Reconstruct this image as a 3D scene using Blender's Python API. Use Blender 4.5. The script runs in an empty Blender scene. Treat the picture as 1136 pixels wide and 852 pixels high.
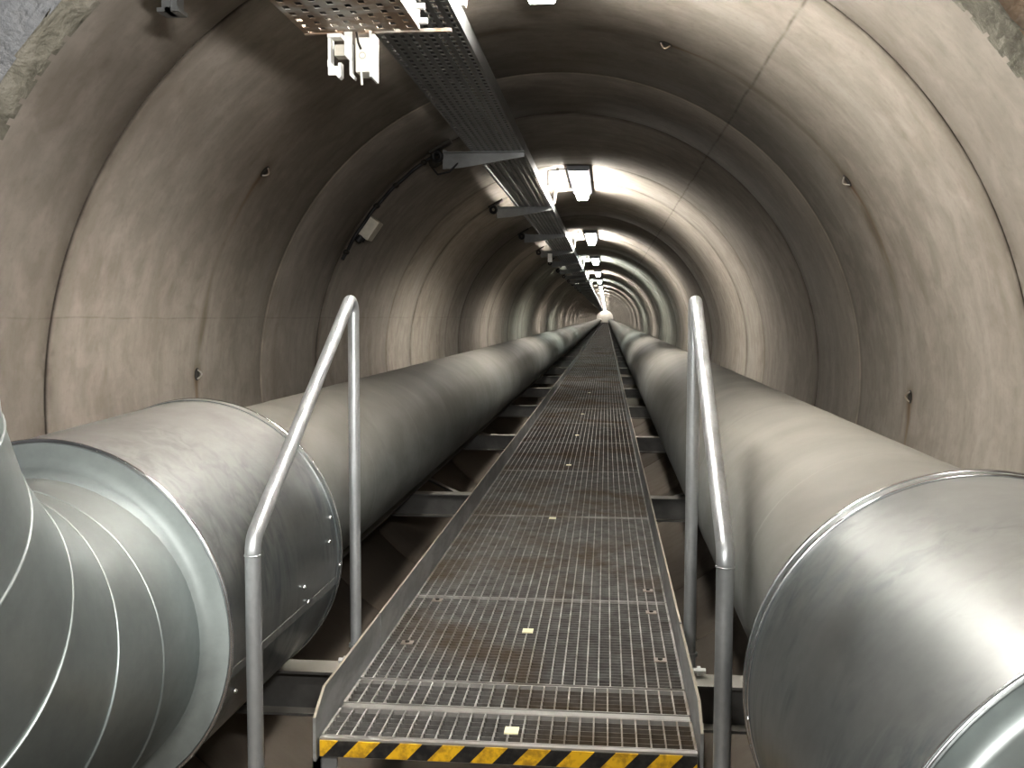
import bpy, bmesh, math, random
from mathutils import Vector, Matrix
random.seed(4)
PI = math.pi
ZC = 1.81                      # eye height above the tunnel invert; shapes below are measured from eye level
CX, CZ, R = -0.2688, -0.3078, 1.5   # tunnel axis (x, z) and inner radius
MOD = 2.94                     # length of one concrete pipe
J0 = 2.98                      # first joint
NMOD = 60
YEND = J0 + MOD * NMOD
scene = bpy.context.scene
C = bpy.data.collections.new('tunnel_scene'); scene.collection.children.link(C)

# ------------------------------------------------------------------ materials
class NT:
    def __init__(s, name):
        s.m = bpy.data.materials.new(name); s.m.use_nodes = True
        s.t = s.m.node_tree; s.t.nodes.clear()
        s.out = s.n('ShaderNodeOutputMaterial'); s.p = s.n('ShaderNodeBsdfPrincipled')
        s.l(s.p.outputs[0], s.out.inputs[0])
    def n(s, typ, **kw):
        nd = s.t.nodes.new(typ)
        for k, v in kw.items(): setattr(nd, k, v)
        return nd
    def l(s, a, b): s.t.links.new(a, b)
    def put(s, sock, v):
        if hasattr(v, 'is_output') or isinstance(v, bpy.types.NodeSocket): s.l(v, sock)
        else: sock.default_value = v
    def math(s, op, a, b=0.0, c=0.0, clamp=False):
        nd = s.n('ShaderNodeMath', operation=op); nd.use_clamp = clamp
        s.put(nd.inputs[0], a); s.put(nd.inputs[1], b)
        if op in ('MULTIPLY_ADD', 'SMOOTH_MIN'): s.put(nd.inputs[2], c)
        return nd.outputs[0]
    def coords(s, kind='Object', scale=(1, 1, 1), loc=(0, 0, 0)):
        tc = s.n('ShaderNodeTexCoord'); mp = s.n('ShaderNodeMapping')
        mp.inputs['Scale'].default_value = scale; mp.inputs['Location'].default_value = loc
        s.l(tc.outputs[kind], mp.inputs[0]); return mp.outputs[0]
    def geo(s, scale=(1, 1, 1)):
        g = s.n('ShaderNodeNewGeometry'); mp = s.n('ShaderNodeMapping')
        mp.inputs['Scale'].default_value = scale
        s.l(g.outputs['Position'], mp.inputs[0]); return mp.outputs[0]
    def noise(s, vec, scale=5, detail=4, rough=.5, dist=0):
        nd = s.n('ShaderNodeTexNoise'); s.l(vec, nd.inputs['Vector'])
        nd.inputs['Scale'].default_value = scale; nd.inputs['Detail'].default_value = detail
        nd.inputs['Roughness'].default_value = rough; nd.inputs['Distortion'].default_value = dist
        return nd.outputs[0]
    def ramp(s, fac, stops):
        nd = s.n('ShaderNodeValToRGB'); s.l(fac, nd.inputs[0])
        e = nd.color_ramp.elements
        while len(e) < len(stops): e.new(.5)
        for i, (p, c) in enumerate(stops):
            e[i].position = p
            e[i].color = (c, c, c, 1) if isinstance(c, (int, float)) else (*c, 1)
        return nd.outputs[0]
    def mix(s, f, a, b, mode='MIX'):
        nd = s.n('ShaderNodeMix', data_type='RGBA', blend_type=mode)
        s.put(nd.inputs[0], f)
        for i, v in ((6, a), (7, b)):
            if isinstance(v, tuple): v = (*v, 1) if len(v) == 3 else v
            s.put(nd.inputs[i], v)
        return nd.outputs[2]
    def bump(s, h, strength=.3, dist=.01):
        nd = s.n('ShaderNodeBump'); nd.inputs['Strength'].default_value = strength
        nd.inputs['Distance'].default_value = dist
        s.l(h, nd.inputs['Height']); s.l(nd.outputs[0], s.p.inputs['Normal'])
    def set(s, **kw):
        for k, v in kw.items():
            sock = s.p.inputs[k.replace('_', ' ')]
            if isinstance(v, tuple) and len(v) == 3: v = (*v, 1)
            s.put(sock, v)
        return s.m

def gauss(s, x, c, w):      # bell mask around c
    d = s.math('SUBTRACT', x, c); d = s.math('DIVIDE', d, w); d = s.math('MULTIPLY', d, d)
    return s.math('POWER', 2.718, s.math('MULTIPLY', d, -1.0))

HOLES = [(4.15, -52.1), (4.15, -87.9), (4.15, 19.4), (4.15, 55.1), (4.15, 90.5)]
def concrete():
    s = NT('lining_concrete')
    tc = s.n('ShaderNodeTexCoord'); sp = s.n('ShaderNodeSeparateXYZ'); s.l(tc.outputs['UV'], sp.inputs[0])
    u, v = sp.outputs[0], sp.outputs[1]          # u: arc metres from crown, v: metres along
    uv = tc.outputs['UV']
    def mp(sc, vec=uv):
        m = s.n('ShaderNodeMapping'); m.inputs['Scale'].default_value = sc; s.l(vec, m.inputs[0]); return m.outputs[0]
    big = s.noise(mp((.55, 1.0, 1)), 1.6, 5, .6)
    streak = s.noise(mp((.35, 5.0, 1)), 2.2, 5, .65)
    fine = s.noise(mp((1, 1, 1)), 38, 5, .6)
    mott = s.noise(mp((1, 1.2, 1)), 7, 6, .6, .4)
    col = s.ramp(big, [(.28, (.30, .275, .24)), (.5, (.40, .372, .335)), (.72, (.47, .445, .41))])
    col = s.mix(s.ramp(streak, [(.35, .38), (.65, 0)]), col, (.25, .22, .182))
    col = s.mix(s.ramp(mott, [(.42, 0), (.66, .5)]), col, (.52, .48, .44))
    blot = s.noise(mp((1.3, 1.6, 1)), 2.6, 6, .62, .8)
    col = s.mix(s.ramp(blot, [(.30, .28), (.47, 0)]), col, (.235, .195, .155))
    col = s.mix(s.ramp(fine, [(.3, .16), (.5, 0)]), col, (.2, .18, .15))
    # tone of each pipe
    k = s.math('DIVIDE', s.math('SUBTRACT', v, J0), MOD)
    fr = s.math('FRACT', s.math('ADD', k, 10.0)); fl = s.math('FLOOR', k)
    wn = s.n('ShaderNodeTexWhiteNoise', noise_dimensions='1D'); s.l(fl, wn.inputs['W'])
    seg = s.math('GREATER_THAN', fr, .667)
    wn2 = s.n('ShaderNodeTexWhiteNoise', noise_dimensions='1D'); s.l(s.math('ADD', s.math('MULTIPLY', fl, 2.3), s.math('MULTIPLY', seg, 7.7)), wn2.inputs['W'])
    tone = s.math('MULTIPLY_ADD', wn2.outputs[0], .22, .86)
    col = s.mix(1.0, col, tone, 'MULTIPLY')
    # grime beside joints
    dj = s.math('ABSOLUTE', s.math('SUBTRACT', fr, s.math('ROUND', fr)))
    grime = s.math('MULTIPLY', gauss(s, dj, 0.0, .022), s.ramp(mott, [(.35, .1), (.6, .75)]))
    col = s.mix(grime, col, (.15, .13, .105))
    col = s.mix(s.math('MULTIPLY', gauss(s, dj, 0.0, .0026), .93), col, (.02, .017, .014))
    db = gauss(s, fr, .667, .012)
    col = s.mix(s.math('MULTIPLY', db, .38), col, (.20, .175, .14))
    pale = s.math('MULTIPLY', gauss(s, v, 4.955, .008), s.ramp(mott, [(.35, .2), (.6, .8)]))
    col = s.mix(pale, col, (.55, .50, .43))
    # long seams along the tunnel
    for ang, w, am in ((-78.5, .003, .4), (34.2, .006, .75)):
        uu = math.radians(ang) * R
        wob = s.math('MULTIPLY_ADD', s.noise(mp((1, 1, 1)), 3, 2), .02, uu - .01)
        ln = s.math('MULTIPLY', gauss(s, u, wob, w), s.ramp(s.noise(mp((1, 1, 1)), 9, 3), [(.35, .2), (.6, .8)]))
        ln = s.math('MULTIPLY', ln, am)
        col = s.mix(ln, col, (.11, .09, .07))
    # dirty band down the ring of lifting sockets, rust below each socket
    band = s.math('MULTIPLY', gauss(s, v, s.math('MULTIPLY_ADD', s.noise(mp((1, .2, 1)), 3, 3), .08, 4.14), .05), s.ramp(s.noise(mp((.8, 2, 1)), 2.5, 3), [(.45, 0), (.62, .6)]))
    col = s.mix(band, col, (.16, .115, .07))
    for (hv, ha) in HOLES:
        hu = math.radians(ha) * R
        sg = 1 if ha > 0 else -1
        t = s.math('MULTIPLY', s.math('SUBTRACT', u, hu), float(sg))        # >0 downhill
        fall = s.math('MULTIPLY', s.math('GREATER_THAN', t, 0.0), s.math('POWER', 2.718, s.math('MULTIPLY', t, -5.0)))
        vw = s.math('MULTIPLY_ADD', s.noise(mp((1, 1, 1)), 4, 3), .06, hv - .03)
        m = s.math('MULTIPLY', s.math('MULTIPLY', fall, gauss(s, v, vw, .018)), .85)
        col = s.mix(m, col, (.20, .11, .04))
        halo = s.math('MULTIPLY', gauss(s, u, hu, .05), gauss(s, v, hv, .045))
        col = s.mix(s.math('MULTIPLY', halo, .6), col, (.17, .13, .09))
    # damp patches near the mouth, stains plus tray shade painted up the left haunch
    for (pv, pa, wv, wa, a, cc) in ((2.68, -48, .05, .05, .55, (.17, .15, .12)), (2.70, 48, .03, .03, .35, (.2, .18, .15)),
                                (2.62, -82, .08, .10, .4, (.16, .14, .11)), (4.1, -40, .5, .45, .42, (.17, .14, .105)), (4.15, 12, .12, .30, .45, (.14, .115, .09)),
                                (5.45, 0, .42, 6, .22, (.14, .125, .1))):  # ring midway between lamps, its dimness painted into the lining colour
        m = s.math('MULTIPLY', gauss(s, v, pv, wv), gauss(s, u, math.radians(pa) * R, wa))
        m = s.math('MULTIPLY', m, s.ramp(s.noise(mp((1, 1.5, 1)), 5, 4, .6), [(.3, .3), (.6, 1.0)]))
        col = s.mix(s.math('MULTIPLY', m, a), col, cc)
    # dust and dark silt towards the invert
    au = s.math('ABSOLUTE', u)
    inv = s.ramp(s.math('DIVIDE', au, PI * R), [(.72, 0), (.86, .75)])
    col = s.mix(inv, col, (.19, .163, .135))
    h = s.math('ADD', s.math('MULTIPLY', big, .15), s.math('MULTIPLY', fine, .10))
    h = s.math('ADD', h, s.math('MULTIPLY', mott, .25))
    s.bump(h, .2, .008)
    col = s.mix(1.0, col, (.62, .605, .59), 'MULTIPLY')
    return s.set(Base_Color=col, Roughness=s.ramp(mott, [(.3, .8), (.7, .95)]), Specular_IOR_Level=.12)

def rock():
    s = NT('shaft_rock')
    g = s.geo(); sp = s.n('ShaderNodeSeparateXYZ'); s.l(g, sp.inputs[0])
    n1 = s.noise(g, 2.2, 6, .6, .6); n2 = s.noise(g, 14, 6, .65)
    left = s.ramp(n1, [(.3, (.085, .09, .097)), (.55, (.155, .16, .167)), (.75, (.21, .215, .217))])
    right = s.ramp(n1, [(.3, (.05, .035, .022)), (.55, (.13, .09, .055)), (.75, (.22, .18, .14))])
    f = s.ramp(s.math('MULTIPLY_ADD', sp.outputs[0], .5, .5), [(.4, 0), (.6, 1)])
    col = s.mix(f, left, right); col = s.mix(s.ramp(n2, [(.35, .3), (.5, 0)]), col, (.05, .045, .04))
    s.bump(s.math('ADD', n1, s.math('MULTIPLY', n2, .3)), .7, .08)
    return s.set(Base_Color=col, Roughness=s.ramp(n2, [(.3, .35), (.7, .8)]))

def mortar():
    s = NT('mortar_rim')
    g = s.geo(); n1 = s.noise(g, 9, 6, .65, .5); n2 = s.noise(g, 40, 4)
    col = s.ramp(n1, [(.3, (.07, .067, .052)), (.5, (.135, .127, .103)), (.68, (.20, .187, .16)), (.74, (.42, .2, .08))])
    s.bump(s.math('ADD', n1, s.math('MULTIPLY', n2, .3)), .8, .03)
    return s.set(Base_Color=col, Roughness=.75)

def metal(name, base, rough, metallic=.85, dust=None, dustamt=1.0, smudge=.25, streak=(6, 1, 6), spec=30, dirt=(.10, .10, .095), dlo=.15, dhi=.85, smear=None):
    s = NT(name)
    g = s.geo(); n1 = s.noise(s.geo(streak), 1.3, 6, .62, .3); n2 = s.noise(g, spec, 4, .6); n3 = s.noise(g, 2.0, 5, .6, .5)
    col = s.mix(s.ramp(n2, [(.35, 0), (.65, .35)]), base, tuple(min(1, c * 1.25) for c in base))
    col = s.mix(s.ramp(n1, [(.42, smudge), (.6, 0)]), col, dirt)
    rg = s.math('MULTIPLY_ADD', n3, .22, rough - .11)
    if smear:
        mp = s.n('ShaderNodeMapping'); g0 = s.n('ShaderNodeNewGeometry'); s.l(g0.outputs['Position'], mp.inputs[0])
        mp.inputs['Rotation'].default_value = smear; mp.inputs['Scale'].default_value = (22, 22, 3.2)
        st = s.noise(mp.outputs[0], 1.0, 5, .6, .8); blob = s.noise(g, 2.6, 4, .55, .3)
        sm = s.math('MULTIPLY', s.ramp(st, [(.36, 1), (.62, 0)]), s.ramp(blob, [(.44, 0), (.60, 1)]))
        col = s.mix(s.math('MULTIPLY', sm, .8), col, dirt)
        rg = s.math('MULTIPLY_ADD', sm, .16, rg)
    met = metallic
    if dust:
        geo = s.n('ShaderNodeNewGeometry'); sp = s.n('ShaderNodeSeparateXYZ'); s.l(geo.outputs['Normal'], sp.inputs[0])
        up = s.ramp(s.math('ADD', sp.outputs[2], s.math('MULTIPLY_ADD', n3, .5, -.25)), [(dlo, 0), (dhi, 1)])
        up = s.math('MULTIPLY', up, dustamt)
        dc = s.mix(s.ramp(n3, [(.35, 0), (.65, 1)]), dust, tuple(c * .78 for c in dust))
        col = s.mix(up, col, dc)
        rg = s.math('MAXIMUM', rg, s.math('MULTIPLY', up, .75))
        met = s.math('MULTIPLY', s.math('SUBTRACT', 1.0, up), metallic)
    s.bump(s.math('ADD', n3, s.math('MULTIPLY', n2, .08)), .12, .01)
    return s.set(Base_Color=col, Roughness=rg, Metallic=met, Specular_IOR_Level=.2 if name == 'pipe_cladding' else .5)

def plain(name, col, rough=.6, metallic=0.0, nz=20, amt=.3):
    s = NT(name); g = s.geo(); n = s.noise(g, nz, 4, .6)
    c = s.mix(s.ramp(n, [(.35, amt), (.6, 0)]), col, tuple(x * .55 for x in col))
    s.bump(n, .1, .004)
    return s.set(Base_Color=c, Roughness=rough, Metallic=metallic)

def emissive(name, col, strength):
    s = NT(name); s.set(Base_Color=(.9, .9, .9), Roughness=.3)
    # prismatic ribs across the diffuser
    w = s.n('ShaderNodeTexWave', wave_type='BANDS', bands_direction='Y'); s.l(s.coords('Object'), w.inputs[0]); w.inputs['Scale'].default_value = 8
    st = s.math('MULTIPLY_ADD', w.outputs[1], strength * .1, strength * .95)
    return s.set(Emission_Color=col, Emission_Strength=st)

def hazard():
    s = NT('hazard_stripes'); g = s.geo(); sp = s.n('ShaderNodeSeparateXYZ'); s.l(g, sp.inputs[0])
    t = s.math('SUBTRACT', sp.outputs[0], s.math('MULTIPLY', sp.outputs[2], .95))
    fr = s.math('FRACT', s.math('DIVIDE', s.math('ADD', t, 4.473), .101))
    f = s.math('LESS_THAN', fr, .52)
    n = s.noise(g, 45, 4, .6)
    yel = s.mix(s.ramp(n, [(.38, .75), (.55, 0)]), (.70, .42, .02), (.30, .17, .02))
    blk = s.mix(s.ramp(n, [(.4, .0), (.7, .5)]), (.012, .012, .012), (.08, .07, .06))
    return s.set(Base_Color=s.mix(f, blk, yel), Roughness=.5)

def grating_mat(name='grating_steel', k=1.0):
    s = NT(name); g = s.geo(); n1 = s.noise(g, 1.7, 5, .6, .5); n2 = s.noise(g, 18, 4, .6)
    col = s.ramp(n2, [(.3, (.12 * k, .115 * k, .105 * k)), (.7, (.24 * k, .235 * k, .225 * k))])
    col = s.mix(s.ramp(n1, [(.45, 0), (.65, .75)]), col, (.10, .07, .04))
    return s.set(Base_Color=col, Roughness=.7, Metallic=.2, Specular_IOR_Level=.25)

LS = 190.0
M = dict(
    conc=concrete(), rock=rock(), mortar=mortar(),
    pipe=metal('pipe_cladding', (.22, .23, .225), .55, .45, dust=(.225, .212, .19), smudge=.35, streak=(2, 1.2, 2), dlo=.0, dhi=.75, dustamt=.9),
    collar=metal('collar_sheet', (.38, .40, .405), .32, .93, dust=(.30, .28, .255), smudge=.2, streak=(3, 1.1, 8), dirt=(.15, .175, .185), dlo=.35, dhi=1.0, dustamt=.8, smear=(.5, .9, .2)),
    collar2=metal('collar_sheet_bright', (.33, .35, .355), .37, .92, dust=(.29, .275, .25), smudge=.2, streak=(4, 1.1, 4), dirt=(.14, .17, .175), dlo=.5, dhi=1.0, dustamt=.65, smear=(.9, -.8, .3)),
    elbow=metal('elbow_sheet', (.34, .375, .37), .40, .8, dust=(.24, .24, .22), smudge=.3, streak=(1.5, 1.5, 1.5), dirt=(.16, .18, .18), dlo=.35, dhi=1.1, dustamt=.7),
    face=metal('end_plate_sheet', (.36, .40, .395), .6, .45, smudge=.2, streak=(1.5, 1.5, 1.5)),
    bead=metal('bead_metal', (.75, .76, .78), .22, .95, smudge=.1),
    screw=metal('screw_metal', (.8, .8, .8), .2, .95, smudge=0),
    rail=metal('galvanised_tube', (.50, .52, .53), .36, .7, smudge=.35, streak=(9, 9, 3), spec=60, dirt=(.24, .25, .25)),
    beam=metal('galvanised_beam', (.17, .17, .165), .5, .6, dust=(.30, .285, .255), smudge=.5, streak=(3, 3, 3), dlo=.3, dhi=.9),
    kerb=metal('galvanised_plate', (.42, .43, .43), .45, .6, dust=(.30, .27, .22), smudge=.4, streak=(5, 2, 8)),
    tray=metal('tray_steel', (.17, .175, .175), .42, .75, smudge=.5, streak=(4, 1, 4)),
    rusty=metal('rusty_tray_steel', (.36, .345, .32), .55, .55, smudge=.8, streak=(5, 5, 5), dirt=(.17, .10, .05)),
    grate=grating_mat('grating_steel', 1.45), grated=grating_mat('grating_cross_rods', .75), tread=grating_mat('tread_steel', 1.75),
    hazard=hazard(), band=plain('banding_bar', (.34, .33, .31), .5, .5),
    black=plain('black_rubber', (.012, .012, .013), .55), dark=plain('dark_iron', (.04, .036, .03), .6, .5),
    white=plain('white_plastic', (.72, .70, .64), .45, amt=.2), box=plain('cream_box_plastic', (.50, .47, .40), .5, amt=.35), galv=plain('bright_bracket', (.74, .74, .72), .35, .3, amt=.2),
    housing=plain('lamp_housing_grey', (.26, .27, .30), .5, amt=.15),
    sticker=plain('cream_marker_film', (.80, .76, .52), .5, nz=60, amt=.25), clip=plain('clip_metal', (.26, .22, .19), .5, .3, nz=60),
    lamp=emissive('lamp_diffuser_glow', (1.0, .96, .89, 1), LS), lampg=emissive('lamp_diffuser_glow_greenish', (.88, 1.0, .93, 1), LS),
    lampb=emissive('lamp_underside_glow', (1.0, .965, .90, 1), LS * .30), lampe=emissive('lamp_end_glow', (1.0, .97, .92, 1), LS * .04), farend=plain('bulkhead_paint', (.5, .48, .44), .8),
    floor=plain('dusty_floor', (.17, .14, .11), .85, nz=6, amt=.5),
)

# ------------------------------------------------------------------ mesh builders
class MB:
    def __init__(s): s.v = []; s.f = []; s.mi = []; s.smooth = []; s.uv = None; s.cur = 0
    def add(s, vs, fs, smooth=False):
        b = len(s.v); s.v += [tuple(p) for p in vs]
        for f in fs: s.f.append(tuple(b + i for i in f)); s.mi.append(s.cur); s.smooth.append(smooth)
    def box(s, x0, x1, y0, y1, z0, z1):
        vs = [(x, y, z) for x in (x0, x1) for y in (y0, y1) for z in (z0, z1)]
        s.add(vs, [(0, 1, 3, 2), (4, 6, 7, 5), (0, 4, 5, 1), (2, 3, 7, 6), (0, 2, 6, 4), (1, 5, 7, 3)])
    def bar(s, a, b, w, h, up=(0, 0, 1)):       # box section along a segment
        a, b = Vector(a), Vector(b); d = (b - a).normalized(); up = Vector(up)
        x = d.cross(up).normalized(); z = x.cross(d)
        vs = [p + x * i * w / 2 + z * j * h / 2 for p in (a, b) for i, j in ((-1, -1), (1, -1), (1, 1), (-1, 1))]
        s.add(vs, [(3, 2, 1, 0), (4, 5, 6, 7), (0, 1, 5, 4), (1, 2, 6, 5), (2, 3, 7, 6), (3, 0, 4, 7)])
    def tube(s, pts, r, n=16, cap=True, smooth=True):
        pts = [Vector(p) for p in pts]; rs = r if isinstance(r, (list, tuple)) else [r] * len(pts)
        rings = []; x = None
        for i, p in enumerate(pts):
            d = (pts[min(i + 1, len(pts) - 1)] - pts[max(i - 1, 0)]).normalized()
            if x is None:
                x = d.orthogonal().normalized()
            x = (x - d * x.dot(d)).normalized(); y = d.cross(x)
            rings.append([p + (x * math.cos(2 * PI * k / n) + y * math.sin(2 * PI * k / n)) * rs[i] for k in range(n)])
        vs = [q for rg in rings for q in rg]
        fs = [(i * n + k, i * n + (k + 1) % n, (i + 1) * n + (k + 1) % n, (i + 1) * n + k) for i in range(len(pts) - 1) for k in range(n)]
        s.add(vs, fs, smooth)
        if cap: s.add(rings[0], [tuple(reversed(range(n)))]); s.add(rings[-1], [tuple(range(n))])
    def frame_lathe(s, prof, o, ax, n=64, close=False, smooth=True):   # prof: (t along axis, radius)
        o = Vector(o); ax = Vector(ax).normalized(); x = ax.cross(Vector((0, 0, 1)))
        if x.length < 1e-3: x = Vector((1, 0, 0))
        x.normalize(); y = ax.cross(x)
        vs = [o + ax * t + (x * math.cos(2 * PI * k / n) + y * math.sin(2 * PI * k / n)) * r for t, r in prof for k in range(n)]
        m = len(prof)
        fs = [(i * n + k, (i + 1) * n + k, (i + 1) * n + (k + 1) % n, i * n + (k + 1) % n) for i in range(m - 1) for k in range(n)]
        s.add(vs, fs, smooth)
    def torus(s, o, ax, R_, r, n=48, m=8):
        o = Vector(o); ax = Vector(ax).normalized(); x = ax.orthogonal().normalized(); y = ax.cross(x)
        vs = []
        for k in range(n):
            a = 2 * PI * k / n; d = x * math.cos(a) + y * math.sin(a)
            for j in range(m):
                b = 2 * PI * j / m; vs.append(o + d * (R_ + r * math.cos(b)) + ax * r * math.sin(b))
        fs = [(k * m + j, ((k + 1) % n) * m + j, ((k + 1) % n) * m + (j + 1) % m, k * m + (j + 1) % m) for k in range(n) for j in range(m)]
        s.add(vs, fs, True)
    def prism(s, poly, a, b, axis='x'):          # polygon swept between two positions of an axis
        n = len(poly)
        def P(p, t): return (t, p[0], p[1]) if axis == 'x' else ((p[0], t, p[1]) if axis == 'y' else (p[0], p[1], t))
        vs = [P(p, a) for p in poly] + [P(p, b) for p in poly]
        s.add(vs, [tuple(reversed(range(n))), tuple(range(n, 2 * n))] + [(i, (i + 1) % n, n + (i + 1) % n, n + i) for i in range(n)])
    def sphere(s, o, r, n=10, sq=(1, 1, 1)):
        vs = []; m = n // 2 + 1
        for i in range(m + 1):
            t = PI * i / m
            for k in range(n):
                a = 2 * PI * k / n; vs.append((o[0] + r * sq[0] * math.sin(t) * math.cos(a), o[1] + r * sq[1] * math.sin(t) * math.sin(a), o[2] + r * sq[2] * math.cos(t)))
        s.add(vs, [(i * n + k, (i + 1) * n + k, (i + 1) * n + (k + 1) % n, i * n + (k + 1) % n) for i in range(m) for k in range(n)], True)
    def build(s, name, mats, parent=None, origin=None, normals=True):
        if not isinstance(mats, (list, tuple)): mats = [mats]
        if origin is None:
            lo = [min(p[i] for p in s.v) for i in range(3)]; hi = [max(p[i] for p in s.v) for i in range(3)]
            origin = ((lo[0] + hi[0]) / 2, (lo[1] + hi[1]) / 2, lo[2])
        O = Vector(origin)
        me = bpy.data.meshes.new(name); me.from_pydata([Vector(p) - O for p in s.v], [], s.f)
        for mt in mats: me.materials.append(mt)
        for p, i, sm in zip(me.polygons, s.mi, s.smooth): p.material_index = i; p.use_smooth = sm
        if s.uv:
            ul = me.uv_layers.new(name='UVMap')
            for lp in me.loops: ul.data[lp.index].uv = s.uv[lp.vertex_index]
        if normals:
            bm = bmesh.new(); bm.from_mesh(me); bmesh.ops.recalc_face_normals(bm, faces=bm.faces); bm.to_mesh(me); bm.free()
        o = bpy.data.objects.new(name, me); C.objects.link(o)
        W = O + Vector((0, 0, ZC))
        if parent is not None:
            o.parent = parent; o['w'] = 0; del o['w']
            o.location = W - wloc(parent)
        else: o.location = W
        return o
def wloc(o):
    v = Vector(o.location)
    while o.parent: o = o.parent; v += Vector(o.location)
    return v
def thing(name, loc, label, cat, group=None):
    o = bpy.data.objects.new(name, None); C.objects.link(o); o.location = Vector(loc) + Vector((0, 0, ZC))
    o.empty_display_size = .1
    return tag(o, label, cat, group)
def tag(o, label, cat, group=None):
    o['label'] = label; o['category'] = cat
    if group: o['group'] = group
    return o
def struct(o): o['kind'] = 'structure'; return o
def copy_tree(o, dy, label=None):
    r = o.copy(); C.objects.link(r); r.location = o.location + Vector((0, dy, 0))
    if label: r['label'] = label
    for ch in o.children:
        c = ch.copy(); C.objects.link(c); c.parent = r
        for g in ch.children:
            d = g.copy(); C.objects.link(d); d.parent = c
    return r
ORD = ['first', 'second', 'third', 'fourth', 'fifth', 'sixth', 'seventh', 'eighth', 'ninth', 'tenth']
def wall_pt(deg, y, r=R): a = math.radians(deg); return Vector((CX + r * math.sin(a), y, CZ + r * math.cos(a)))

# ------------------------------------------------------------------ tunnel lining
prof = [(2.45, 0)]
def groove(y, w, d, big=False):
    c = .006 if big else .002
    return [(y - w / 2 - c, 0), (y - w / 2, .003 if big else .001), (y - w / 2, d), (y + w / 2, d), (y + w / 2, .003 if big else .001), (y + w / 2 + c, 0)]
ys = []
for k in range(NMOD + 1):
    j = J0 + MOD * k
    prof += groove(j, .010, .03, True)
    if j + 1.96 < YEND:
        if k == 0: prof += groove(j + 1.96, .004, .006)
        else: prof += [(j + 1.935, 0), (j + 1.95, 0)] + groove(j + 1.96, .012, .012)
def lining(name, a0, a1, n):
    m = MB(); m.uv = []
    for (y, d) in prof:
        for i in range(n + 1):
            a = math.radians(a0 + (a1 - a0) * i / n)
            m.v.append((CX + (R + d) * math.sin(a), y, CZ + (R + d) * math.cos(a))); m.uv.append((a * R, y))
    w = n + 1
    for i in range(len(prof) - 1):
        sm = prof[i][1] == 0 and prof[i + 1][1] == 0
        for k in range(n):
            m.f.append((i * w + k, i * w + k + 1, (i + 1) * w + k + 1, (i + 1) * w + k)); m.mi.append(0); m.smooth.append(True)
    o = m.build(name, M['conc'], origin=(CX, 2.45, CZ - R), normals=False)
    me = o.data; me.flip_normals()
    # custom split: keep grooves crisp
    for e in me.edges: pass
    me.set_sharp_from_angle(angle=math.radians(35))
    return struct(o)
lining('wall_left', -130, -45, 44)
lining('ceiling', -45, 34.2, 42)
lining('wall_right', 34.2, 130, 48)
lining('floor', 130, 230, 50)
# far bulkhead closing the tunnel
m = MB(); m.frame_lathe([(0, .001), (0, 1.52)], (CX, YEND, CZ), (0, 1, 0), 64); struct(m.build('wall_far', M['farend']))

# shaft in front of the mouth
def endwall():
    m = MB(); n = 120; rings = [1.535, 1.60, 1.75, 2.0, 2.5, 3.2, 4.4]
    rnd = random.Random(2)
    for j, rr in enumerate(rings):
        for k in range(n):
            a = 2 * PI * k / n
            y = 2.40 - (rr - 1.535) * .10 + (0 if j == 0 else .05 * math.sin(a * 7 + j * 1.7) * math.sin(a * 3 + j) + rnd.uniform(-.015, .015))
            x = CX + rr * math.sin(a); z = max(CZ + rr * math.cos(a), CZ - R)
            m.v.append((x, y, z))
    for j in range(len(rings) - 1):
        for k in range(n):
            m.f.append((j * n + k, j * n + (k + 1) % n, (j + 1) * n + (k + 1) % n, (j + 1) * n + k)); m.mi.append(0); m.smooth.append(True)
    return struct(m.build('wall_front', M['rock'], normals=False))
endwall()
m = MB(); n = 144; rnd = random.Random(5)
for j, (rr, y) in enumerate([(1.5, 2.47), (1.5, 2.445), (1.515, 2.425), (1.527, 2.41), (1.54, 2.395), (1.55, 2.43)]):
    for k in range(n):
        a = 2 * PI * k / n; q = rnd.uniform(-.008, .008) if j > 1 else 0
        m.v.append((CX + (rr + q * 1.3) * math.sin(a), y + q, CZ + (rr + q * 1.3) * math.cos(a)))
for j in range(5):
    for k in range(n):
        m.f.append((j * n + k, j * n + (k + 1) % n, (j + 1) * n + (k + 1) % n, (j + 1) * n + k)); m.mi.append(0); m.smooth.append(True)
struct(m.build('trim_mouth', M['mortar'], normals=False))
def slab(name, b, mat): m = MB(); m.box(*b); return struct(m.build(name, mat))
slab('floor', (-3.6, 3.2, -2.6, 2.43, CZ - R - .1, CZ - R), M['floor'])
slab('wall_shaft_left', (-3.7, -3.6, -2.6, 2.5, -1.9, 3.5), M['rock'])
slab('wall_shaft_right', (3.2, 3.3, -2.6, 2.5, -1.9, 3.5), M['rock'])
slab('wall_back', (-3.7, 3.3, -2.7, -2.6, -1.9, 3.5), M['rock'])
slab('ceiling', (-3.7, 3.3, -2.7, 2.6, 3.0, 3.1), M['rock'])

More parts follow.
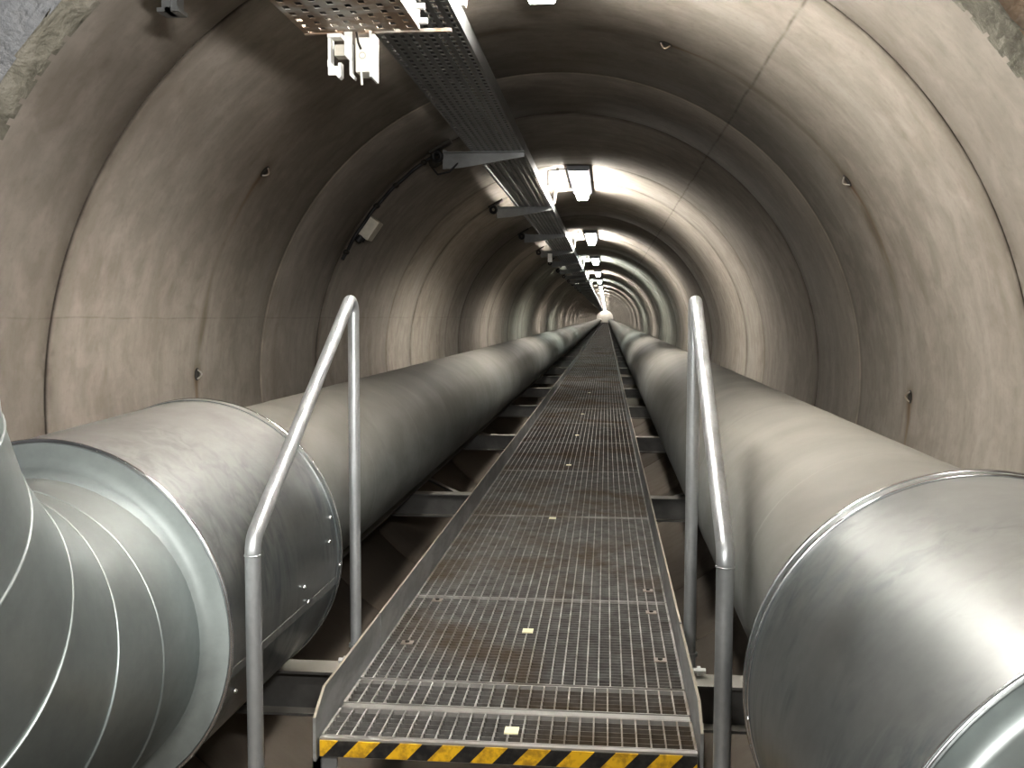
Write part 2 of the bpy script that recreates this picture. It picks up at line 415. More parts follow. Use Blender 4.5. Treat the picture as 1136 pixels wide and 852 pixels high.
# ------------------------------------------------------------------ long pipelines
PL = (-1.25, -.667, .34); PR = (.665, -.653, .34)
def pipeline(P_, y0, seams, label, sl):
    t = thing('pipeline', (P_[0], y0, P_[1] - P_[2]), label, 'pipe', 'pipelines beside the walkway')
    pr = [(0, P_[2])]
    for y in seams:
        q = y - y0
        pr += [(q - .016, P_[2]), (q - .012, P_[2] + .0012), (q, P_[2] + .0012), (q + .001, P_[2] - .001), (q + .004, P_[2])]
    pr.append((YEND - y0, P_[2]))
    m = MB(); m.frame_lathe(pr, (P_[0], y0, P_[1]), (0, 1, 0), 72)
    o = m.build('cladding', M['pipe'], t); o.data.set_sharp_from_angle(angle=math.radians(50))
    return t
pipeline(PL, 2.7, [3.85 + .95 * k for k in range(60)], 'long dusty metal-clad pipe along the left wall, left of the walkway', 0)
pipeline(PR, 1.75, [2.35, 3.6] + [4.6 + .95 * k for k in range(60)], 'long dusty metal-clad pipe along the right wall, right of the walkway', 0)

# ------------------------------------------------------------------ collars and elbows
def elbow(parent, C0, Rb, r, ths, mat, seam0=True, up_to=2.98, tilt=(0, 0), start=0.1):
    """gored elbow: axis leaves C0 towards -Y and turns up"""
    C0 = Vector(C0); u = Vector((.009, 0, 1.0)); Y = Vector((0, 1, 0)); v = Vector((1, 0, 0))
    def at(th): return C0 + Rb * (1 - math.cos(th)) * u - Rb * math.sin(th) * Y, math.cos(th) * u + math.sin(th) * Y
    stations = [(C0 + Y * start, u)]
    for th in ths: stations.append(at(th))
    c, a = at(PI / 2); stations += [(Vector((c.x, c.y, up_to)), a)]
    N = 80
    rings = [[c + (a * math.cos(2 * PI * k / N) + v * math.sin(2 * PI * k / N)) * r for k in range(N)] for c, a in stations]
    for i in range(len(rings) - 1):
        m = MB(); m.add(rings[i] + rings[i + 1], [(k, (k + 1) % N, N + (k + 1) % N, N + k) for k in range(N)], True)
        o = m.build('gore' if i < len(rings) - 2 else 'riser', mat, parent)
        if 0 < i:
            c, a = stations[i]; nrm = a.cross(v)
            mm = MB(); mm.torus(c, nrm, r + .0005, .0034, 96, 8); mm.build('seam_bead', M['elbow'] if i else M['bead'], o)
# left
cn, cf = Vector((-1.251, 2.12, -.710)), Vector((-1.198, 2.84, -.677)); ax = (cf - cn).normalized(); L = (cf - cn).length
t = thing('duct_collar', (cn.x, 2.48, CZ - R), 'wide shiny galvanised collar around the left pipe, with smudged side and screws', 'collar')
m = MB(); m.frame_lathe([(0.004, .424), (0, .43), (L - .03, .43), (L - .03, .434), (L, .434), (L, .43)], cn, ax, 96); o = m.build('sleeve', M['collar'], t); o.data.set_sharp_from_angle(angle=math.radians(40))
m = MB(); m.frame_lathe([(0.0, .43), (-.001, .395), (-.004, .380), (-.016, .368), (-.05, .3625), (-.06, .355)], cn, ax, 96); m.build('end_plate', M['face'], t)
m = MB(); m.frame_lathe([(L, .43), (L - .02, .38), (L - .02, .335)], cn, ax, 96); m.build('end_plate', M['face'], t)
m = MB(); m.torus(cn + ax * .002, ax, .429, .006, 120, 8); m.build('rolled_edge', M['bead'], t)
m = MB(); m.torus(cf - ax * .002, ax, .432, .004, 120, 8); m.build('rolled_edge', M['bead'], t)
sx = ax.cross(Vector((0, 0, 1))).normalized(); sz = sx.cross(ax)
def on_collar(c, tt, deg, r): a = math.radians(deg); return c + ax * tt + (sx * math.cos(a) + sz * math.sin(a)) * r
m = MB(); p0, p1 = on_collar(cn, .01, -12, .431), on_collar(cn, L - .01, -12, .431); m.bar(p0, p1, .004, .02, up=(0, 0, 1)); m.build('lap_seam', M['collar'], t)
for tt, dg in ((.70, -6), (.46, -10), (.42, -3), (.62, 6), (.66, 14), (.12, -14), (.05, -20)):
    m = MB(); m.sphere(on_collar(cn, tt, dg, .435), .006); m.build('screw', M['screw'], t)
for dx in (-.18, .18):
    m = MB(); m.box(cn.x + dx - .03, cn.x + dx + .03, 2.2, 2.26, CZ - R, cn.z - .38); m.build('leg', M['kerb'], t)
t2 = thing('elbow_duct', (-1.25, 1.9, -1.08), 'segmented galvanised elbow duct curving up from the left collar', 'duct')
elbow(t2, (-1.247, 1.958, -.717), .716, .36, [.095, .376, .66, .96, 1.24, 1.5], M['elbow'], start=.19)
# right
rc = Vector((.676, 1.032, -.689)); 
t = thing('duct_collar', (rc.x, 1.4, CZ - R), 'large galvanised collar at lower right, brightly reflecting, around the right pipe', 'collar')
L2 = 1.84 - 1.032
m = MB(); m.frame_lathe([(0, .41), (L2 - .035, .41), (L2 - .035, .414), (L2, .414)], rc, (0, 1, 0), 120); o = m.build('sleeve', M['collar2'], t); o.data.set_sharp_from_angle(angle=math.radians(40))
m = MB(); m.frame_lathe([(L2, .414), (L2 - .015, .38), (L2 - .015, .335)], rc, (0, 1, 0), 96); m.build('end_plate', M['face'], t)
m = MB(); m.frame_lathe([(0, .41), (-.001, .39), (-.004, .375), (-.016, .366), (-.04, .3615), (-.05, .355)], rc, (0, 1, 0), 96); m.build('end_plate', M['elbow'], t)
m = MB(); m.torus(rc + Vector((0, L2, 0)), (0, 1, 0), .413, .0045, 140, 8); m.build('rolled_edge', M['bead'], t)
m = MB(); m.torus(rc + Vector((0, L2 - .035, 0)), (0, 1, 0), .412, .0035, 140, 8); m.build('rolled_edge', M['bead'], t)
m = MB(); m.torus(rc + Vector((0, .0, 0)), (0, 1, 0), .409, .005, 140, 8); m.build('rolled_edge', M['bead'], t)
for yy, dg in ((1.80, 186), (1.815, 194), (1.70, 200), (1.25, 110)):
    a = math.radians(dg); m = MB(); m.sphere((rc.x + .414 * math.cos(a), yy, rc.z + .414 * math.sin(a)), .0045); m.build('screw', M['screw'], t)
for dx in (-.18, .18):
    m = MB(); m.box(rc.x + dx - .03, rc.x + dx + .03, 1.4, 1.46, CZ - R, rc.z - .36); m.build('leg', M['kerb'], t)
t2 = thing('elbow_duct', (.68, .8, -1.05), 'dark grey elbow duct behind the near rim of the right collar, bottom right corner', 'duct')
elbow(t2, (.676, .90, -.70), .716, .36, [.095, .376, .66, .96, 1.24, 1.5], M['elbow'], start=.15)

# ------------------------------------------------------------------ walkway
XL, XR_ = -.6745, .2217; XM = (XL + XR_) / 2; ZG = -1.0
def grating(y0, y1, pitch_x, pitch_y, mat, bw=.0035, hz=.045, x0=XL + .006, x1=XR_ - .006):
    m = MB(); m.cur = 0
    bw = .0042
    nx = max(2, round((x1 - x0) / pitch_x)); ny = max(2, round((y1 - y0) / pitch_y))
    for i in range(nx + 1):
        x = x0 + (x1 - x0) * i / nx; w = bw * (1.0 if 0 < i < nx else 1.6); m.box(x - w / 2, x + w / 2, y0, y1, ZG - hz, ZG)
    m.cur = 2
    for i in range(1, ny):
        y = y0 + (y1 - y0) * i / ny; m.box(x0, x1, y - .0011, y + .0011, ZG - .012, ZG - .0015)
    m.cur = 1
    for y in (y0, y1): m.box(x0, x1, y - .0018, y + .0018, ZG - hz, ZG + .0003)
    return m
for (a, b, lab) in ((2.262, 2.425, 'narrow grating tread at the near end of the walkway, directly behind the striped edge'), (2.465, 2.625, 'second narrow grating tread from the striped edge')):
    tag(grating(a, b, .034, .027, M['tread']).build('grating_tread', [M['tread'], M['band'], M['grated']]), lab, 'grating', 'narrow treads at the walkway end')
g = grating(2.64, 3.455, .0332, .024, M['grate']).build('floor_grating', [M['grate'], M['grate'], M['grated']])
GL = 'galvanised walkway grating, '
tag(g, GL + 'nearest full panel, between the rear handrail posts', 'grating', 'walkway grating panels')
g = grating(3.462, 4.925, .0332, .024, M['grate']).build('floor_grating', [M['grate'], M['grate'], M['grated']])
tag(g, GL + 'second full panel from the striped edge', 'grating', 'walkway grating panels')
NP = 117
for i in range(1, NP):
    lab = GL + (ORD[i + 1] + ' full panel from the striped edge' if i + 1 < 10 else 'small far panel towards the vanishing point')
    copy_tree(g, 1.47 * i, lab)
# seam strip between treads
tag((lambda m: (m.box(XL + .005, XR_ - .005, 2.432, 2.458, ZG - .03, ZG - .001), m)[1])(MB()).build('support_strip', M['band']), 'flat pale steel strip between the two narrow grating treads', 'strip')
# hazard nosing
t = thing('step_nosing', (XM, 2.245, ZG - .05), 'yellow and black diagonal striped nosing along the front edge of the walkway', 'step edge')
m = MB(); m.box(XL + .006, XR_ - .006, 2.236, 2.240, ZG - .042, ZG - .004); m.build('warning_tape', M['hazard'], t)
m = MB(); m.box(XL + .004, XR_ - .004, 2.2405, 2.256, ZG - .045, ZG + .001); m.build('edge_bar', M['band'], t)
# kerbs
for sx_, X, side in ((-1, XL, 'left'), (1, XR_, 'right')):
    x0, x1 = (X - .007, X) if sx_ < 0 else (X, X + .007)
    t = thing('toe_board', (X, 2.6, ZG - .05), 'near galvanised toe board on the %s walkway edge, with leg to the floor' % side, 'toe board', 'walkway toe boards')
    m = MB(); m.prism([(2.895, -.90), (2.31, -.90), (2.225, -.945), (2.225, -1.16), (2.30, -1.16), (2.36, -1.05), (2.895, -1.05)], x0, x1); m.build('plate', M['kerb'], t)
    m = MB(); m.box(x0 - (.04 if sx_ > 0 else 0), x1 + (.04 if sx_ < 0 else 0), 2.262, 2.268, CZ - R + .01, -1.05); m.box(x0, x1, 2.225, 2.268, CZ - R + .01, -1.05); m.build('leg', M['kerb'], t)
    proto = None; ln = 5.88
    for i in range(29):
        ya = 2.91 + ln * i
        if proto is None:
            m = MB(); m.box(x0, x1, ya, ya + ln - .006, -1.05, -.90); m.box(X - .03 if sx_ > 0 else X, X if sx_ > 0 else X + .03, ya, ya + ln - .006, -1.05, -1.046)
            proto = m.build('toe_board', M['kerb']); proto['b'] = 0; del proto['b']
            tag(proto, 'long toe board on the %s walkway edge, beginning at the handrail post' % side, 'toe board', 'walkway toe boards')
        else: copy_tree(proto, ln * i, ('%s long toe board down the %s walkway edge' % (ORD[i], side)) if i < 5 else 'thin far toe board down the %s walkway edge' % side)
# clips and glow markers
CLIPS = [(436, 727), (470, 667), (725, 743), (728, 680)]
cam_par = (1100, -.0946, .0678, .0024)
def cam_axes():
    f, yaw, pitch, roll = cam_par
    cy, sy, cp, sp = math.cos(yaw), math.sin(yaw), math.cos(pitch), math.sin(pitch)
    fw = Vector((sy * cp, cy * cp, -sp)); r = Vector((cy, -sy, 0)); u = r.cross(fw)
    c, s = math.cos(roll), math.sin(roll)
    return c * r + s * u, -s * r + c * u, fw
clips = [(-.600, 2.94, 'left edge near the rear handrail post'), (-.585, 3.40, 'left edge at the first panel seam'), (.165, 2.86, 'right edge near the rear handrail post'), (.16, 3.33, 'right edge at the first panel seam'),
         (.16, 3.60, 'right edge just past the first panel seam')]
for x, y, w in clips:
    m = MB(); m.box(x - .018, x + .018, y - .016, y + .016, ZG, ZG + .003); m.cur = 1; m.frame_lathe([(0, .007), (.004, .007), (.004, .001)], (x, y, ZG + .003), (0, 0, 1), 10)
    tag(m.build('grating_clip', [M['clip'], M['dark']]), 'small square saddle clip on the walkway grating, ' + w, 'clip', 'saddle clips on the grating')
marks = [(-.2195, 2.325), (-.2405, 3.09), (-.258, 4.87), (-.245, 6.65), (-.238, 8.35), (-.235, 10.2), (-.215, 13.1)]
for i, (x, y) in enumerate(marks):
    m = MB(); w = .017; m.box(x - w, x + w, y - .02, y + .02, ZG, ZG + .003)
    tag(m.build('floor_marker', M['sticker']), 'small cream square marker on the walkway, ' + (['on the front tread', 'brightest, on the first full panel'] + ['%s one from the striped edge' % ORD[k] for k in range(2, 9)])[i], 'marker', 'cream markers along the walkway')
# lower stair treads in front
for k in range(3):
    z = ZG - .2 * (k + 1); y1 = 2.2 - .24 * k
    m = MB()
    for i in range(28):
        x = XL + .006 + (XR_ - XL - .012) * i / 27; m.box(x - .002, x + .002, y1 - .24, y1, z - .04, z)
    for i in range(9):
        y = y1 - .24 + .24 * i / 8; m.box(XL + .003, XR_ - .003, y - .002, y + .002, z - .04, z)
    tag(m.build('stair_tread', M['tread']), 'grating stair tread below the striped edge, %s step down' % ORD[k], 'step', 'stair treads below the walkway')
for X in (XL, XR_):
    sg = -1 if X < 0 else 1
    m = MB(); m.prism([(2.222, -1.10), (2.222, -1.32), (1.56, CZ - R + .005), (1.42, CZ - R + .005), (1.42, -1.68)], X - .004, X + .004)
    tag(m.build('stair_stringer', M['kerb']), 'steel side plate of the steps, %s side' % ('left' if sg < 0 else 'right'), 'stringer', 'stair side plates')

# ------------------------------------------------------------------ cross beams, rails, braces
def channel(m, x0, x1, y, zt, h=.135, w=.10):
    m.box(x0, x1, y, y + w, zt - .008, zt); m.box(x0, x1, y + .046, y + .054, zt - h + .008, zt - .008); m.box(x0, x1, y, y + w, zt - h, zt - .008 - h + .016)
m = MB(); YB = 2.80; channel(m, -1.46, .90, YB, -1.05)
b0 = m.build('cross_beam', M['beam']); tag(b0, 'galvanised cross beam under the walkway, nearest, below the handrails', 'beam', 'cross beams under the walkway')
for i in range(1, 59):
    copy_tree(b0, MOD * i, ('galvanised cross beam under the walkway, %s from the handrails' % ORD[i]) if i < 8 else 'small distant cross beam under the far walkway')
m = MB()
for s_ in (-1, 1): m.bar((CX + s_ * .9, YB + .05, -1.19), (CX + s_ * .9, YB + .05, CZ - math.sqrt(R * R - .81) + .003), .06, .06, up=(0, 1, 0))
l0 = m  # legs, as part of the first beams
for x in (-.9, .9):
    mm = MB(); mm.bar((CX + x, YB + .05, -1.186), (CX + x, YB + .05, CZ - math.sqrt(R * R - .81) + .002), .06, .06, up=(0, 1, 0))
for X, lab in ((-1.165, 'left'), (.535, 'right')):
    m = MB(); m.box(X - .035, X + .035, 2.75 if X < 0 else 2.6, YEND - 2, -1.05, -1.043); m.box(X - .004, X + .004, 2.75 if X < 0 else 2.6, YEND - 2, -1.043, -1.008); m.box(X - .03, X + .03, 2.75 if X < 0 else 2.6, YEND - 2, -1.008, -1.0)
    tag(m.build('support_rail', M['beam']), 'long steel rail on the cross beams carrying the %s pipe' % lab, 'rail', 'rails under the pipes')
for i in range(1, 7):
    y = YB + MOD * i
    for s_, nm in ((1, 'right'), (-1, 'left')):
        mb = MB(); p = ((.10, y + .1), (.86, y + 1.5)) if s_ > 0 else ((-.62, y + .1), (-1.38, y + 1.5))
        mb.bar((*p[0], -1.178), (*p[1], -1.178), .035, .014)
        tag(mb.build('diagonal_brace', M['beam']), 'thin diagonal steel brace below the pipes, %s side, %s bay from the handrails' % (nm, ORD[i]), 'brace', 'diagonal braces below the walkway')

# ------------------------------------------------------------------ handrails
def arc(c, r, a0, a1, x, n=8):   # in the YZ plane
    return [(x, c[0] + r * math.cos(math.radians(a0 + (a1 - a0) * i / n)), c[1] + r * math.sin(math.radians(a0 + (a1 - a0) * i / n))) for i in range(n + 1)]
def handrail(X, y0, y1, zb, ztop, side, rp=.0175):
    t = thing('handrail', (X, (y0 + y1) / 2, CZ - R), 'galvanised tube handrail sloping down beside the %s edge of the steps' % side, 'handrail', 'handrails at the walkway end')
    # slope from (y0, zb) to apex near (y1, ztop)
    r = .035
    sl = math.atan2(ztop - .02 - zb, (y1 - .035) - y0); deg = math.degrees(sl)
    cy, cz = y1 - r, ztop - rp - r
    arcp = arc((cy, cz), r, 90 + deg, 0, X, 10)
    st = arcp[0]
    # front bend
    r2 = .05; dirs = Vector((0, math.cos(sl), math.sin(sl)))
    bend = []
    q0 = Vector((X, y0, zb))
    tt = r2 * math.tan((PI / 2 - sl) / 2)
    c2 = Vector((X, y0 + r2, zb - tt))
    for i in range(9):
        a = PI - (PI / 2 - sl) * i / 8
        bend.append((X, c2.y + r2 * math.cos(a), c2.z + r2 * math.sin(a)))
    m = MB(); m.tube(bend + [st] + arcp[1:] + [(X, y1, cz - .02)], rp, 20); m.build('rail', M['rail'], t)
    m = MB(); m.tube([(X, y1, cz - .015), (X, y1, -1.18)], rp * .97, 20); p = m.build('post', M['rail'], t)
    m = MB(); m.tube([(X, y1, -.985), (X, y1, -.995)], rp * 1.25, 20); m.build('collar', M['rail'], p)
    s_ = -1 if X < 0 else 1
    m = MB(); m.bar((X, y1, -1.01), (XR_ + .0075 if s_ > 0 else XL - .0075, y1, -1.01), .03, .03); m.build('bracket', M['kerb'], p)
    m = MB(); m.tube([(X + s_ * .01, y1 - .03, -1.03), (X + s_ * .045, y1 - .03, -1.03)], .009, 6, smooth=False); m.tube([(X + s_ * .02, y1 - .03, -1.03), (X + s_ * .03, y1 - .03, -1.03)], .015, 6, smooth=False); m.build('bolt', M['galv'], p)
    m = MB(); m.tube([(X, y0, c2.z + .002), (X, y0, CZ - R + .01)], rp, 20); p = m.build('post', M['rail'], t)
    m = MB(); m.torus((X, y0, c2.z - .005), (0, 0, 1), rp, .0022, 24, 6); m.build('weld', M['rail'], p)
    m = MB(); m.box(X - .05, X + .05, y0 - .05, y0 + .05, CZ - R, CZ - R + .01); m.build('base_plate', M['rail'], p)
    return t
handrail(-.745, 2.02, 2.88, -.475, .062, 'left', .0172)
handrail(.252, 2.08, 2.90, -.49, .062, 'right', .0185)

# ------------------------------------------------------------------ cable trays
ZT = .97; TX0, TX1 = -.800, -.494
def tray_mesh(x0, x1, y0, y1, z, side, cols=9, pitch=.055, slot=.036, sw=.48, wig=0.0):
    m = MB(); ny = max(1, int(round((y1 - y0) / pitch))); py = (y1 - y0) / ny; cw = (x1 - x0) / cols
    xs = [x0]
    for c in range(cols): xs += [x0 + cw * (c + .5 - sw / 2), x0 + cw * (c + .5 + sw / 2)]
    xs.append(x1)
    for c in range(len(xs) - 1):
        hole = c % 2 == 1
        if not hole: m.box(xs[c], xs[c + 1], y0, y1, z, z + .002)
        else:
            off = (py * .5 if (c // 2) % 2 and wig else 0)
            for k in range(ny + (1 if off else 0)):
                a = y0 + k * py - off; b = a + py - slot
                a, b = max(a, y0), min(b, y1)
                if b > a: m.box(xs[c], xs[c + 1], a, b, z, z + .002)
    m.box(x0 - .0015, x0, y0, y1, z, z + side); m.box(x1, x1 + .0015, y0, y1, z, z + side)
    m.box(x0 - .0015, x0 + .012, y0, y1, z + side - .002, z + side); m.box(x1 - .012, x1 + .0015, y0, y1, z + side - .002, z + side)
    return m
o = tray_mesh(TX0, TX1, 2.99, 2.99 + MOD - .01, ZT, .07).build('cable_tray', M['tray'])
tag(o, 'grey perforated cable tray section overhead, nearest one inside the tunnel', 'cable tray', 'overhead cable tray sections')
for i in range(1, 58):
    copy_tree(o, MOD * i, ('grey perforated cable tray section overhead, %s from the tunnel mouth' % ORD[i]) if i < 7 else 'far overhead cable tray section shrinking towards the vanishing point')
o = tray_mesh(TX0, TX1, 1.2, 2.98, ZT, .07).build('cable_tray', M['tray'])
tag(o, 'grey perforated cable tray section above the rusty tray end at the top of the picture', 'cable tray', 'overhead cable tray sections')
for k, (x, r) in enumerate([(-.76, .014), (-.715, .02), (-.665, .016), (-.62, .022), (-.57, .014), (-.53, .012)]):
    m = MB(); pts = [(x + .004 * math.sin(k + j * 1.3), 1.2 + j * 1.5, ZT + .003 + r) for j in range(int((YEND - 6) / 1.5))]
    m.tube(pts, r, 8)
    tag(m.build('power_cable', M['black']), 'black cable lying in the overhead tray, %s from its left side' % ORD[k], 'cable', 'cables in the overhead tray')
# lower rusty tray
t = thing('cable_tray', (-.63, 1.9, .73), 'rusty perforated cable tray ending at the tunnel mouth, below the main tray', 'cable tray')
m = tray_mesh(-.782, -.482, 1.0, 2.56, .73, .001, cols=8, pitch=.05, slot=.026, sw=.42, wig=1); m.build('tray_base', M['rusty'], t)
m = MB(); m.box(-.4835, -.482, 1.0, 2.56, .73, .785)
for k in range(30): pass
m.build('tray_side', M['galv'], t); m = MB(); m.box(-.7835, -.782, 1.0, 2.56, .73, .785); m.build('tray_side', M['rusty'], t)  # right side takes bright metal, painting in the nearest lamp's light
for k in range(9):
    m = MB(); y = 2.53 - .11 * k; m.box(-.4818, -.4810, y - .03, y, .75, .758); m.build('slot', M['dark'], t)
m = MB(); m.box(-.7835, -.40, 2.555, 2.566, .726, .734); m.build('end_strip', M['rusty'], t)
for x, y, z in ((-.47, 2.54, .748), (-.47, 2.50, .772)):
    m = MB(); m.tube([(x - .02, y, z), (x + .012, y, z)], .008, 6, smooth=False); m.build('bolt', M['galv'], t)
for (x, z) in ((-.765, .735), (-.50, .735)):
    pass
for k, (x, r) in enumerate(((-.735, .034), (-.665, .03), (-.60, .032), (-.535, .03))):  # dark filler cables, added so the tray slots read black
    m = MB(); m.tube([(x, 1.0, .734 + r), (x, 1.8, .734 + r), (x, 2.5, .734 + r)], r, 14)
    tag(m.build('power_cable', M['black']), 'thick black cable added to darken the rusty tray slots, %s from its left side' % ORD[k], 'cable', 'filler cables in the rusty tray')
# hangers joining the two trays
for y in (1.4, 2.2):
    m = MB(); m.box(-.80, -.48, y - .012, y + .012, .718, .73); m.box(-.815, -.80, y - .012, y + .012, .718, ZT + .14); m.box(-.48, -.472, y - .012, y + .012, .718, ZT + .02)
    tag(m.build('tray_hanger', M['tray']), 'steel hanger holding the rusty tray under the main tray, %s' % ('out of view over the steps' if y < 2 else 'above the picture edge'), 'hanger', 'hangers for the rusty tray')

# hanging clamp and junction box below the rusty tray end
t = thing('hanging_clamp', (-.70, 2.6, .66), 'white lit C-shaped metal clamp hanging under the end of the rusty tray', 'clamp')
m = MB()
m.box(-.722, -.714, 2.555, 2.585, .640, .728); m.box(-.722, -.688, 2.555, 2.560, .622, .645); m.box(-.722, -.685, 2.55, 2.585, .716, .726)
m.prism([(-.722, .66), (-.722, .642), (-.692, .612), (-.686, .618), (-.686, .652), (-.694, .652), (-.694, .634), (-.714, .654)], 2.55, 2.575, 'y'); m.build('hook', M['galv'], t)
m = MB(); m.box(-.706, -.680, 2.56, 2.60, .672, .70); m.build('clamp_block', M['box'], t)
m = MB(); m.prism([(-.676, .728), (-.676, .67), (-.662, .655), (-.656, .66), (-.656, .728)], 2.545, 2.55, 'y'); m.build('clamp_plate', M['galv'], t)
t = thing('junction_box', (-.63, 2.6, .61), 'white lit junction box hanging under the end of the rusty tray', 'junction box')
m = MB(); m.box(-.650, -.612, 2.555, 2.625, .628, .716); o = m.build('box_body', M['white'], t); bv = o.modifiers.new('b', 'BEVEL'); bv.width = .003; bv.segments = 2
m = MB(); m.box(-.612, -.606, 2.55, 2.63, .615, .7305); m.build('side_plate', M['galv'], t)
m = MB(); m.prism([(-.664, .70), (-.664, .62), (-.652, .608), (-.650, .616), (-.657, .625), (-.657, .70)], 2.55, 2.57, 'y'); m.build('bracket', M['galv'], t)
m = MB(); m.tube([(-.636, 2.56, .63), (-.634, 2.56, .596)], .0035, 8); m.build('cable_stub', M['white'], t)
m = MB(); m.tube([(-.645, 2.55, .728), (-.640, 2.55, .70), (-.634, 2.552, .685)], .003, 8); m.build('wire', M['dark'], t)
m = MB(); m.torus((-.631, 2.554, .67), (0, 1, 0), .008, .0012, 20, 6); m.build('knockout', M['box'], t)
# slotted bracket at the mouth top left
m = MB()
for (x0, x1, z0) in ((-1.17, -1.13, .84), (-1.13, -1.095, .79), (-1.095, -1.055, .752)):
    m.box(x0, x1, 2.40, 2.44, z0, 1.35)
m.box(-1.085, -1.07, 2.395, 2.44, .745, 1.35); m.box(-1.105, -1.05, 2.395, 2.45, .745, .755)
tag(m.build('wall_bracket', M['tray']), 'dark grey stepped steel bracket at the top left edge of the tunnel mouth', 'bracket')

# cantilever brackets under the tray, one at each joint
def bracket(y):
    t = thing('tray_bracket', (-.75, y, ZT - .05), '', 'bracket', 'tray brackets on the left haunch')
    m = MB(); m.prism([(-.975, .99), (-.975, .872), (-.86, .88), (-.49, .94), (-.49, ZT - .001), (-.93, ZT - .001)], y - .006, y, 'y'); m.box(-.96, -.485, y - .04, y, ZT - .006, ZT - .001)
    m.build('arm', M['tray'], t)
    a = math.radians(-34); pw = wall_pt(-37, y)
    m = MB(); m.bar(wall_pt(-31.5, y - .02, R - .008), wall_pt(-26, y - .02, R - .008), .08, .014, up=(wall_pt(-29, 0) - Vector((CX, 0, CZ)))); m.build('wall_plate', M['dark'], t)
    m = MB(); q = Vector((-1.005, y - .03, .945)); m.torus(q, (.3, 1, .2), .027, .014, 16, 8); m.build('cable_gland', M['black'], t)
    return t
b = bracket(5.90); b['label'] = 'pale cantilever arm under the cable tray, nearest, beside the wall cable'
for i in range(1, 56):
    if i < 12:
        copy_tree(b, MOD * i, ('pale cantilever arm under the cable tray, %s from the tunnel mouth' % ORD[i]) if i < 7 else 'tiny far cantilever arm under the distant cable tray')
    else:
        if i == 12:
            y = 5.90 + MOD * 12
            m = MB(); m.prism([(-.975, .99), (-.975, .872), (-.49, .94), (-.49, ZT - .001), (-.93, ZT - .001)], y - .006, y, 'y')
            fb = m.build('tray_bracket', M['tray']); tag(fb, 'tiny far cantilever arm under the distant cable tray', 'bracket', 'tray brackets on the left haunch')
        else: copy_tree(fb, MOD * (i - 12))

# ------------------------------------------------------------------ lamps
LX, LZ = -.232, 1.085
def diffuser(m, y, ln, _):
    P_ = [(LX - .042, LZ), (LX + .042, LZ), (LX + .056, LZ + .03), (LX + .056, LZ + .055), (LX - .056, LZ + .055), (LX - .056, LZ + .03)]
    b = len(m.f); m.prism(P_, y - ln, y + ln, 'y')
    for k, v in {0: 2, 1: 2, 2: 1, 5: 2}.items(): m.mi[b + k] = v
def lamp(y, mat, label, detail=True):
    ln = .74
    if detail:
        t = thing('tunnel_lamp', (LX, y, LZ), label, 'lamp', 'fluorescent lamps along the crown')
        m = MB(); diffuser(m, y, ln, 0); m.build('diffuser', [mat, M['lampb'], M['lampe']], t)
        m = MB(); m.prism([(LX - .072, LZ + .0555), (LX + .072, LZ + .0555), (LX + .088, LZ + .07), (LX + .088, LZ + .098), (LX - .088, LZ + .098), (LX - .088, LZ + .07)], y - ln - .015, y + ln + .015, 'y'); m.build('housing', M['housing'], t)
        m = MB(); pts = [(LX - .05, y - .62, LZ + .085)] + [(CX + (R - .012) * math.sin(a), y - .62, CZ + (R - .012) * math.cos(a)) for a in [math.radians(d) for d in (-2, -5, -8)]] + [(TX1 + .02, y - .62, ZT + .08)]
        m.tube(pts, .006, 8); m.build('lamp_cable', M['black'], t)
        m = MB(); pts = [(CX + (R - .02) * math.sin(a), y + .60, CZ + (R - .02) * math.cos(a)) for a in [math.radians(d) for d in (-1, -4, -8)]] + [(TX1 + .005, y + .60, ZT + .07)]
        for a_, b_ in zip(pts, pts[1:]): m.bar(a_, b_, .03, .02)
        m.build('mounting_bar', M['box'], t)
        for d in (-5,):
            q = wall_pt(d, y - .62, R - .012); m = MB(); m.box(q.x - .01, q.x + .01, q.y - .012, q.y + .012, q.z - .012, q.z + .012); m.build('cable_clip', M['dark'], t)
        return t
    m = MB(); diffuser(m, y, ln, 0)
    m.cur = 3; m.prism([(LX - .072, LZ + .0555), (LX + .072, LZ + .0555), (LX + .088, LZ + .07), (LX + .088, LZ + .098), (LX - .088, LZ + .098), (LX - .088, LZ + .07)], y - ln - .015, y + ln + .015, 'y')
    return tag(m.build('tunnel_lamp', [mat, M['lampb'], M['lampe'], M['housing']]), label, 'lamp', 'fluorescent lamps along the crown')
far = None
for k in range(31):
    y = 2.78 + 5.86 * k
    lab = ['glowing fluorescent lamp cut by the top edge of the picture', 'second glowing fluorescent lamp from the top, with cable and white glare beside it'] + ['%s glowing fluorescent lamp from the top of the picture' % ORD[i] for i in range(2, 6)]
    if k < 6: lamp(y, M['lampg'] if k in (3, 5) else M['lamp'], lab[k])
    else:
        if far is None: far = lamp(y, M['lamp'], 'tiny far glowing lamp in the row running to the vanishing point', False); ky = k
        else: copy_tree(far, 5.86 * (k - ky))

